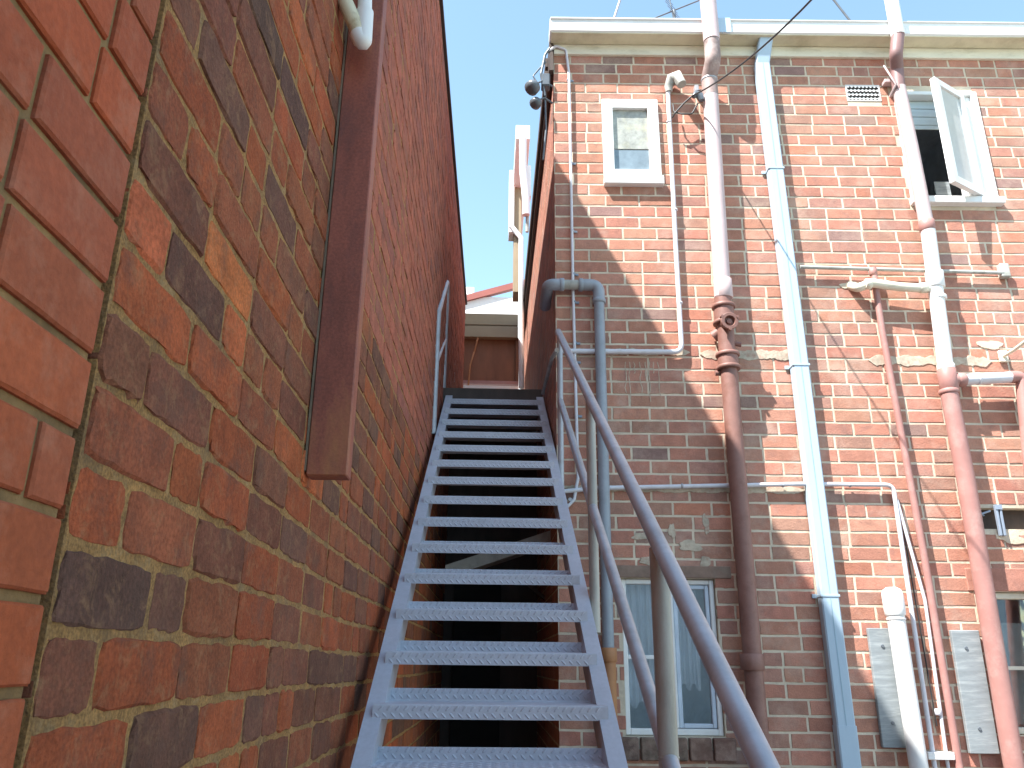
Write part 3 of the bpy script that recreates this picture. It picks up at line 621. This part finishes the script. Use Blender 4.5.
# grey blue vent pipe with elbow
t=thing('vent_pipe','blue grey plastic pipe rising beside the handrail and turning round the building corner','pipe',(F(606,640,.06).x,D-.06,GZ))
zt=F(600,285,.06).z; xv=F(599,300,.06).x; xv1=F(608,640,.06).x
mb=MB(); mb.tube([(xv1+.0,D-.06,F(612,660,.06).z),(xv,D-.06,zt-.07)],.035,20); mb.build('riser',M['pvcgrey'],t)
mb=MB(); mb.tube(fillet([(xv,D-.06,zt-.12),(xv,D-.06,zt),(xv-.12,D-.062,zt)],.06,6),.040,20); collar(mb,(xv,D-.06,zt-.12),(0,0,1),.045,.03); collar(mb,(xv-.12,D-.06,zt),(1,0,0),.045,.03); mb.build('elbow',M['pvcgrey'],t)
mb=MB(); mb.tube([(xv-.1,D-.06,zt),(XC+.03,D-.06,zt)],.034,20); mb.build('cross_pipe',M['pvcold'],t)
mb=MB(); mb.tube(fillet([(XC+.05,D-.06,zt),(XC-.055,D-.06,zt),(XC-.06,D+.25,zt-.02)],.06,6),.040,20); collar(mb,(XC+.04,D-.06,zt),(1,0,0),.045,.03); mb.build('corner_elbow',M['pvcgrey'],t)
mb=MB(); mb.tube([(xv1,D-.06,F(612,655,.06).z),(xv1,D-.06,GZ)],.042,20); collar(mb,(xv1,D-.06,F(612,655,.06).z),(0,0,1),.050,.08); mb.build('terracotta_base',M['terracotta'],t)
# white capped pipe
t=thing('capped_pipe','short white plastic pipe with a rounded cap between two grey plates','pipe',(F(915,760,.09).x,D-.09,GZ))
b_=F(918,762,.09); q=F(895,612,.09); mb=MB(); mb.tube([q,b_,(b_.x+.03,b_.y,GZ)],.05,20); mb.build('pipe',M['pvcwhite'],t)
mb=MB(); z=(q-b_).normalized(); mb.tube([q-z*.02,q-z*.01,q+z*.02,q+z*.10,q+z*.125,q+z*.14],.06,20,rr=[.054,.058,.06,.06,.052,.03]); collar(mb,q-z*.04,z,.054,.012); mb.build('cap',M['pvcwhite'],t)
# grey plates
for a1,a2,lb in (((866,628),(906,748),'grey ribbed plate bolted to the bricks behind the white capped pipe'),((949,630),(996,754),'grey ribbed plate bolted to the bricks left of the right stack')):
    A_=F(*a1,.03);B_=F(*a2,.03); wd=.165
    t=thing('wall_plate',lb,'plate',(A_.x+wd/2,D,B_.z),'grey plates bolted to the brick facade')
    mb=MB(); mb.box((A_.x+.01,D-.032,B_.z),(A_.x+.01+wd,D-.003,A_.z),bev=.003); mb.build('sheet',M['fibro'],t)
    for zz in (A_.z-.1,B_.z+.13):
        mb=MB(); mb.tube([(A_.x+wd*.5,D-.030,zz),(A_.x+wd*.5,D-.037,zz)],.011,10,rr=[.011,.009]); mb.build('bolt',M['insul'],t)
# blue clip on slot
mb=MB(); p=F(997,505,.02); mb.box((p.x-.018,D-.03,p.z-.19),(p.x-.004,D-.006,p.z),bev=.002); mb.box((p.x+.006,D-.03,p.z-.19),(p.x+.02,D-.006,p.z),bev=.002); mb.box((p.x-.02,D-.034,p.z-.03),(p.x+.022,D-.031,p.z+.0),bev=.001)
mb.tube([F(971,527,.04),F(981,514,.05),F(990,511,.04)],.006,8); mb.tube([F(978,510,.04),F(984,516,.04)],.005,8)
tag(mb.build('metal_bracket',M['bluetin'],None,origin=p),'small blue steel bracket across the dark slot at the right','bracket')
# light arm at right edge
mb=MB(); p=F(1004,356,.02); q=F(1030,338,.28)
mb.tube([p,F(1014,350,.12),q],.012,8); mb.box((p.x-.03,D-.02,p.z-.04),(p.x+.03,D-.003,p.z+.04),bev=.004); tag(mb.build('wall_bracket',M['cream'],None,origin=p),'pale metal arm sticking out of the wall at the right edge','bracket')
# antenna and wires over the roof
mb=MB(); bz=ZT+.1
def FR(px,py,y): r=ray(px,py); return r*(y/r.y)
ya=7.0
p0=FR(640,24,ya); p1=FR(730,-12,ya); mb.tube([p0,p1],.008,8)
mb.tube([FR(667,-14,ya),FR(674,22,ya)],.006,8)
for k in range(7):
    c0=FR(663+k*2.2,-9+k*4.2,ya); mb.tube([c0+Vector((-.09,-.1,-.01)),c0+Vector((.08,.09,.01))],.003,6)
mb.tube([FR(674,10,ya),Vector((FR(674,10,ya).x,ya,bz-.2))],.015,8)
tag(mb.build('antenna',M['insul'],None,origin=FR(674,22,ya)),'tv antenna with short crossbars above the white gutter','antenna')
mb=MB(); q0=FR(612,25,6.3); mb.tube([q0+Vector((-.0,0,-.3)),q0,FR(622,-6,6.3)],.012,8); tag(mb.build('roof_rod',M['galv'],None,origin=q0),'thin pale rod rising above the gutter near the corner','rod')
mb=MB(); q0=FR(851,22,6.3); mb.tube([q0+Vector((.1,0,-.3)),q0,FR(826,-10,6.3)],.011,8); tag(mb.build('roof_rod',M['insul'],None,origin=q0),'thin dark stay wire above the gutter right of the blue downpipe','wire')
# overhead cable and insulator
mb=MB(); a_=F(692,96,.12); b_=FR(815,-4,3.2); d_=(b_-a_)
pts=[a_+d_*(k/12)+Vector((0,0,-.06*4*(k/12)*(1-k/12))) for k in range(13)]+[a_+d_*2.5]
mb.tube(pts,.0055,8)
mb.tube(fillet([a_,F(684,103,.1),F(675,113,.09),F(672,118,.07)],.03,4),.006,8); mb.tube(fillet([F(698,103,.12),F(692,114,.11),F(682,114,.1),F(674,112,.07),F(673,104,.06)],.03,4),.006,8)
o_=mb.build('overhead_cable',M['black'],None,origin=a_); tag(o_,'black service cable slanting over the gutter to the insulator','cable')
mb=MB(); p=F(696,97,.12); mb.tube([p+Vector((-.02,0,.0)),p+Vector((.0,0,.03)),p+Vector((.03,.0,.01)),p+Vector((.04,0,-.03))],.02,12,rr=[.016,.026,.028,.02]); mb.tube([p,F(700,90,.0)],.008,8)
tag(mb.build('cable_insulator',M['insul'],None,origin=p),'small dark insulator on the white part of the left soil stack','insulator')
# corner insulator cluster
def ins(px,py,y,sc,lb):
    r=ray(px,py); p=r*(y/r.y); mb=MB()
    ax=Vector((-.5,-.3,-.8)).normalized()
    mb.tube([p-ax*.03*sc,p-ax*.015*sc,p+ax*.0*sc,p+ax*.035*sc,p+ax*.045*sc],.03,14,rr=[.012*sc,.03*sc,.042*sc,.045*sc,.02*sc])
    mb.tube([p-ax*.03*sc,p-ax*.07*sc+Vector((.02,0,0)),Vector((XC-.01,y+.05,p.z+.03*sc))],.008,8)
    tag(mb.build('cable_insulator',M['insul'],None,origin=p),lb,'insulator','insulators at the eave corner')
ins(534,86,4.93,1.25,'larger round grey insulator hanging at the eave corner')
ins(537,102,4.97,1.0,'lowest small grey insulator below the eave corner')
mb=MB(); p=F(548,80,.03); mb.box((p.x-.05,D-.05,p.z-.06),(p.x+.015,D+.03,p.z+.05),bev=.008); mb.tube(fillet([F(545,96,.02),F(541,74,.04),F(545,55,.03),F(550,48,.03)],.03,4),.010,8); mb.tube(fillet([F(538,84,.03),F(533,76,.03),F(540,68,.02),F(546,62,.02)],.02,4),.006,8)
mb.tube(fillet([F(545,92,.0),F(546,130,-.02),F(543,160,-.02)],.02,3),.008,8)
tag(mb.build('junction_box',M['insul'],None,origin=p),'small grey cable junction box on the top corner of the facade','junction box')
# ------------------------------------------------------------------ far end of the alley, right side
def A2W(p): return rot(p,ASW)
def boxA(mb,px0,py0,px1,py1,y,dep,bev=.004,mi=0):
    a=AY(px0,py0,y,ASW); b=AY(px1,py1,y,ASW)
    mb.box((min(a.x,b.x),y,min(a.z,b.z)),(max(a.x,b.x),y+dep,max(a.z,b.z)),mi,fr=ASW,bev=bev)
yb=8.2
def pA(px,py,y): return rot(AY(px,py,y,ASW),ASW)
t=thing('rainwater_pipe','white downpipe under a boxed white gutter end on the alley side','downpipe',pA(522,388,yb))
mb=MB(); boxA(mb,516,125,530,139,yb,2.4); mb.build('gutter_box',M['white'],t)
mb=MB(); mb.tube(fillet([pA(523,138,yb),pA(523,170,yb),pA(526,200,yb),pA(526,215,yb)],.05,4),.045,14); mb.build('upper_pipe',M['white'],t)
mb=MB(); boxA(mb,523,165,531,196,yb+.02,.12); mb.build('rain_head',M['white'],t)
mb=MB(); mb.tube([pA(528,196,yb+.02),pA(527,232,yb+.05)],.02,8); mb.build('tail_pipe',M['pvcold'],t)
t=thing('rainwater_pipe','tall thin white downpipe with an offset behind the building corner','downpipe',pA(521,388,9.2))
ye=9.2
mb=MB(); boxA(mb,509.5,170,514,232,ye,.25); mb.build('fascia_end',M['white'],t)
mb=MB(); boxA(mb,514.5,168,521,292,ye+.05,.3); mb.build('soffit_panel',M['beige'],t)
mb=MB(); mb.tube([pA(511,226,ye),pA(521,238,ye),pA(521,250,ye),pA(521.5,388,ye)],.034,12); mb.build('pipe',M['white'],t)
# end building
yE=12.5
t=thing('rear_building','white gabled rear building with a red roof edge at the end of the alley','building',rot(Vector((0,yE,GZ)),ASW))
mb=MB(); boxA(mb,440,296,545,392,yE,.3,bev=0)
a=AY(455,306,yE,ASW)
mb.build('wall',M['white'],t)
mb=MB(); 
q=[AY(450,299,yE-.05,ASW),AY(545,274,yE-.05,ASW),AY(545,280,yE-.05,ASW),AY(450,305,yE-.05,ASW)]
V=[rot(p,ASW) for p in q]+[rot(p+Vector((0,.1,.0)),ASW) for p in q]
mb.add(V,[(0,1,2,3),(4,5,6,7),(0,1,5,4),(1,2,6,5),(2,3,7,6),(3,0,4,7)]); mb.build('roof_edge',M['redroof'],t)
mb=MB(); boxA(mb,466,287,474,295,yE+.5,.4); mb.build('chimney',M['white'],t)
t=thing('porch','beige clad porch with brown ply doors at the top of the stair','porch',rot(Vector((0,10.4,2)),ASW))
yP=10.4
mb=MB()
for k in range(2):
    z0=313+k*12.3; boxA(mb,452,z0,518,z0+12.2,yP-.006*(k%2),.1,bev=.002)
mb.build('cladding',M['beige'],t)
mb=MB(); boxA(mb,452,338,518.5,385,yP+.12,.05,bev=.002); mb.build('door_panel',M['brownply'],t)
mb=MB(); boxA(mb,452,336.5,518.5,339,yP+.05,.06,bev=.002); boxA(mb,516,339,518.5,384,yP+.05,.06,bev=.002); mb.build('door_frame',M['brownply'],t)
mb=MB(); boxA(mb,452,380,518.5,384.5,yP+.03,.08,bev=.002); mb.build('red_sill',M['redpipe'],t)
mb=MB(); boxA(mb,452,385,518.5,389,yP-.1,.2,bev=.002); mb.build('threshold',M['white'],t)
mb=MB(); mb.tube(fillet([pA(478,338,yP-.02),pA(474,352,yP-.02),pA(470,366,yP-.02),pA(468,388,yP-.02)],.1,5),.012,8); tag(mb.build('thin_pipe',M['terracotta'],None,origin=pA(468,388,yP-.02)),'thin bent red pipe in front of the brown porch doors','pipe')
# passage below the landing, darkness put into wall and door colour
t=thing('undercroft','dark closed passage with shade painted into its back wall and door under the stair landing','passage',rot(Vector((0,7.3,GZ)),ASW))
mb=MB(); mb.box((-.62,7.2,GZ+.01),(sx-.003,7.3,1.93),fr=ASW); mb.build('back_wall',M['darkwood_shade'],t)
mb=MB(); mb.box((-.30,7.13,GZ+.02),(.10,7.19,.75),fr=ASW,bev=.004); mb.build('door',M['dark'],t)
# sloping board under the stair
mb=MB()
def slab(P0,P1,h,th):
    P0=Vector(P0);P1=Vector(P1); Z=Vector((0,0,h)); Y=Vector((0,th,0))
    mb.hexa([rot(p,AST) for p in (P0,P1,P1+Y,P0+Y,P0+Z,P1+Z,P1+Y+Z,P0+Y+Z)])
a_=AY(445,578,5.6);b_=AY(556,541,5.6); slab(a_,b_,.085,.22)
tag(mb.build('sloping_board',M['pvcold'],None,origin=rot(a_,AST)),'pale sloping board in the dark space beneath the stair','board')
mb=MB(); slab(AY(520,580,6.2),AY(545,600,6.2),.03,.05); slab(AY(505,578,6.2),AY(520,580,6.2),.03,.05); tag(mb.build('timber_brace',M['darkwood_shade'],None,origin=rot(AY(520,580,6.2),AST)),'faint thin brace below the pale sloping board','brace')
# ------------------------------------------------------------------ staircase
RUN,RISE,Y0,Z0_=.2487,.1565,2.663,-.160
CXS=.011
st=thing('staircase','blue grey painted steel stair with chequer plate treads and tube rails','staircase',rot((CXS,.3,GZ),AST))
def lozenge(mb,c,uv,vv,nn,l=.0125,wd=.0042,h=.0026):
    V=[c-uv*l,c-uv*l*.45+vv*wd,c+uv*l*.45+vv*wd,c+uv*l,c+uv*l*.45-vv*wd,c-uv*l*.45-vv*wd,c-uv*l*.5+nn*h,c+uv*l*.5+nn*h]
    V=[rot(v,AST) for v in V]
    mb.add(V,[(0,1,6),(1,2,7,6),(2,3,7),(3,4,7),(4,5,6,7),(5,0,6)],0,smooth=False)
def tread_mesh(i):
    y=Y0+RUN*i; z=Z0_+RISE*i; x0=CXS-.36; x1=CXS+.36; lip=.043; dep=.215; th=.0045
    # profile in (y,z): lip bottom -> top -> back -> upstand
    prof=[(y,z),(y,z+lip-.005),(y+.0015,z+lip-.0015),(y+.005,z+lip),(y+dep-.004,z+lip),(y+dep-.001,z+lip+.002),(y+dep,z+lip+.006),(y+dep,z+lip+.040)]
    back=[(y+th,z),(y+th,z+lip-th-.002),(y+th+.002,z+lip-th),(y+.01,z+lip-th),(y+dep,z+lip-th),(y+dep+.003,z+lip-th+.001),(y+dep+th,z+lip+.002),(y+dep+th,z+lip+.040)]
    mb=MB(); n=len(prof)
    V=[(x0,)+p for p in prof]+[(x1,)+p for p in prof]+[(x0,)+p for p in back]+[(x1,)+p for p in back]
    fs=[]
    for k in range(n-1):
        fs+=[(k,n+k,n+k+1,k+1),(2*n+k,2*n+k+1,3*n+k+1,3*n+k),(k,k+1,2*n+k+1,2*n+k),(n+k,3*n+k,3*n+k+1,n+k+1)]
    fs+=[(0,2*n,3*n,n),(n-1,2*n-1,4*n-1,3*n-1)]
    mb.add([rot(v,AST) for v in V],fs)
    s2=math.sqrt(.5); ph=(i*.37)%1*.02
    pit=.0255
    # lip rows, upstand row, top rows
    X=Vector((1,0,0)); Z=Vector((0,0,1)); Yv=Vector((0,1,0)); Nn=Vector((0,-1,0))
    nx=int(.70/pit)
    for k in range(nx):
        x=x0+.012+ph+k*pit
        for r_,zz in enumerate((z+.011,z+.031)):
            sg=1 if r_%2 else -1
            lozenge(mb,Vector((x+r_*pit/2,y,zz)),(X*s2+Z*s2*sg),(Z*s2-X*s2*sg),Nn,.0118)
        for r_,zz in enumerate((z+lip+.014,z+lip+.032)):
            sg=1 if r_%2 else -1
            lozenge(mb,Vector((x+r_*pit/2,y+dep,zz)),(X*s2+Z*s2*sg),(Z*s2-X*s2*sg),Nn,.0112)
        if i<0:
            for r_ in range(9):
                sg=1 if (k+r_)%2 else -1
                lozenge(mb,Vector((x,y+.012+r_*pit,z+lip)),(X*s2+Yv*s2*sg),(Yv*s2-X*s2*sg),Z)
    return mb
for i in range(-8,14):
    tread_mesh(i).build('tread',M['stair'],st,recalc=True)
# stringers (rolled steel channel), front flange follows the pitch
def stringer(x0,x1,sgn):
    mb=MB(); ya,yb_=.33,Y0+RUN*13+.21
    L=lambda y: Z0_+.0+(y-Y0)*RISE/RUN
    def pr(xa,xb,oa,ob):  # slab between offsets below the nosing line
        P=[]
        for o1 in (ob,oa):
            for (x,y) in ((xa,ya),(xb,ya),(xb,yb_),(xa,yb_)): P.append(rot((x,y,L(y)-.012-o1),AST))
        mb.hexa(P)
    pr(x0,x1,-.016,.11)
    return mb.build('stringer',M['stair'],st)
stringer(CXS-.386,CXS-.332,-1); stringer(CXS+.332,CXS+.386,1)
mb=MB()
yl=Y0+RUN*14; zl=Z0_+RISE*14+.05
mb.box((CXS-.5,yl-.02,zl-.12),(CXS+.386,yl+.03,zl),fr=AST,bev=.004); mb.build('landing_edge',M['darkwood_shade'],st)
mb=MB(); mb.box((-.66,yl+.031,zl-.10),(CXS+.386,10.2,zl-.005),fr=AST); mb.build('landing',M['concrete'],st)
# rails on the right
XRL=.42
def mapx(px,py,x=XRL): return AX(px,py,x)
h0=mapx(557,338); h1=mapx(765,768); h0.y=min(h0.y,4.9)
hd=(h1-h0)/(h1.y-h0.y); hb=h1+hd*(.45-h1.y)
mb=MB(); mb.tube([rot(h0,AST),rot(h1,AST),rot(hb,AST)],.0215,20); mb.build('handrail',M['galv'],st)
m0=mapx(561,403); m1=mapx(662,735); md=(m1-m0)/(m1.y-m0.y); mb_=m1+md*(.45-m1.y)
def onh(y): return h1+hd*(y-h1.y)
def onm(y): return m1+md*(y-m1.y)
pyv=[mapx(560,400).y]
y2=mapx(592,480).y; y3=mapx(664,660).y
y1=4.80
mb=MB(); mb.tube([rot(onm(y1),AST),rot(mb_,AST)],.0195,18); mb.build('mid_rail',M['galv'],st)
for y,zb,r_,mt in ((y1,mapx(562,490).z,.0185,'galv'),(y2,mapx(597,632).z,.0205,'post'),(y3,GZ,.0235,'post'),(.47,GZ,.0235,'post')):
    a=onh(y); mb=MB(); mb.tube([rot((XRL,y,zb),AST),rot((XRL,y,a.z-.012),AST)],r_,18)
    if mt=='post': collar(mb,rot((XRL,y,onm(y).z),AST),(0,0,1),r_+.0012,.004)
    mb.build('post',M[mt],st)
# wall rail further up on the right, left landing guard
mb=MB(); mb.tube([rot(p,AST) for p in fillet([AX(557,350,.385),AX(552,358,.385),AX(543,393,.385)],.05,4)],.014,10); mb.build('wall_rail',M['pvcold'],st)
xl=-.40
g0=AX(433.5,420,xl); g1=AX(437,312,xl); yg=g0.y
g1=AY(437,312,yg); g1.x=xl
gt=AX(447.5,279,xl); 
mb=MB(); mb.tube([rot(p,AST) for p in fillet([Vector((xl,yg,g0.z-.1)),Vector((xl,yg,g1.z)),gt,Vector((xl,gt.y,zl))],.08,5)],.021,14)
gm=AX(446,337,xl); gm2=Vector((xl,yg,gm.z-.62*(gm.y-yg)))
mb.tube([rot(gm2,AST),rot(gm,AST)],.015,10)
mb.build('guard_rail',M['galv'],st)
mb=MB(); p=AX(453.5,360,xl); mb.tube([rot((xl,p.y,zl-.02),AST),rot((xl,p.y,p.z),AST)],.018,10); mb.build('post',M['galv'],st)
for o in bpy.data.objects:
    if '_o' in o: del o['_o']
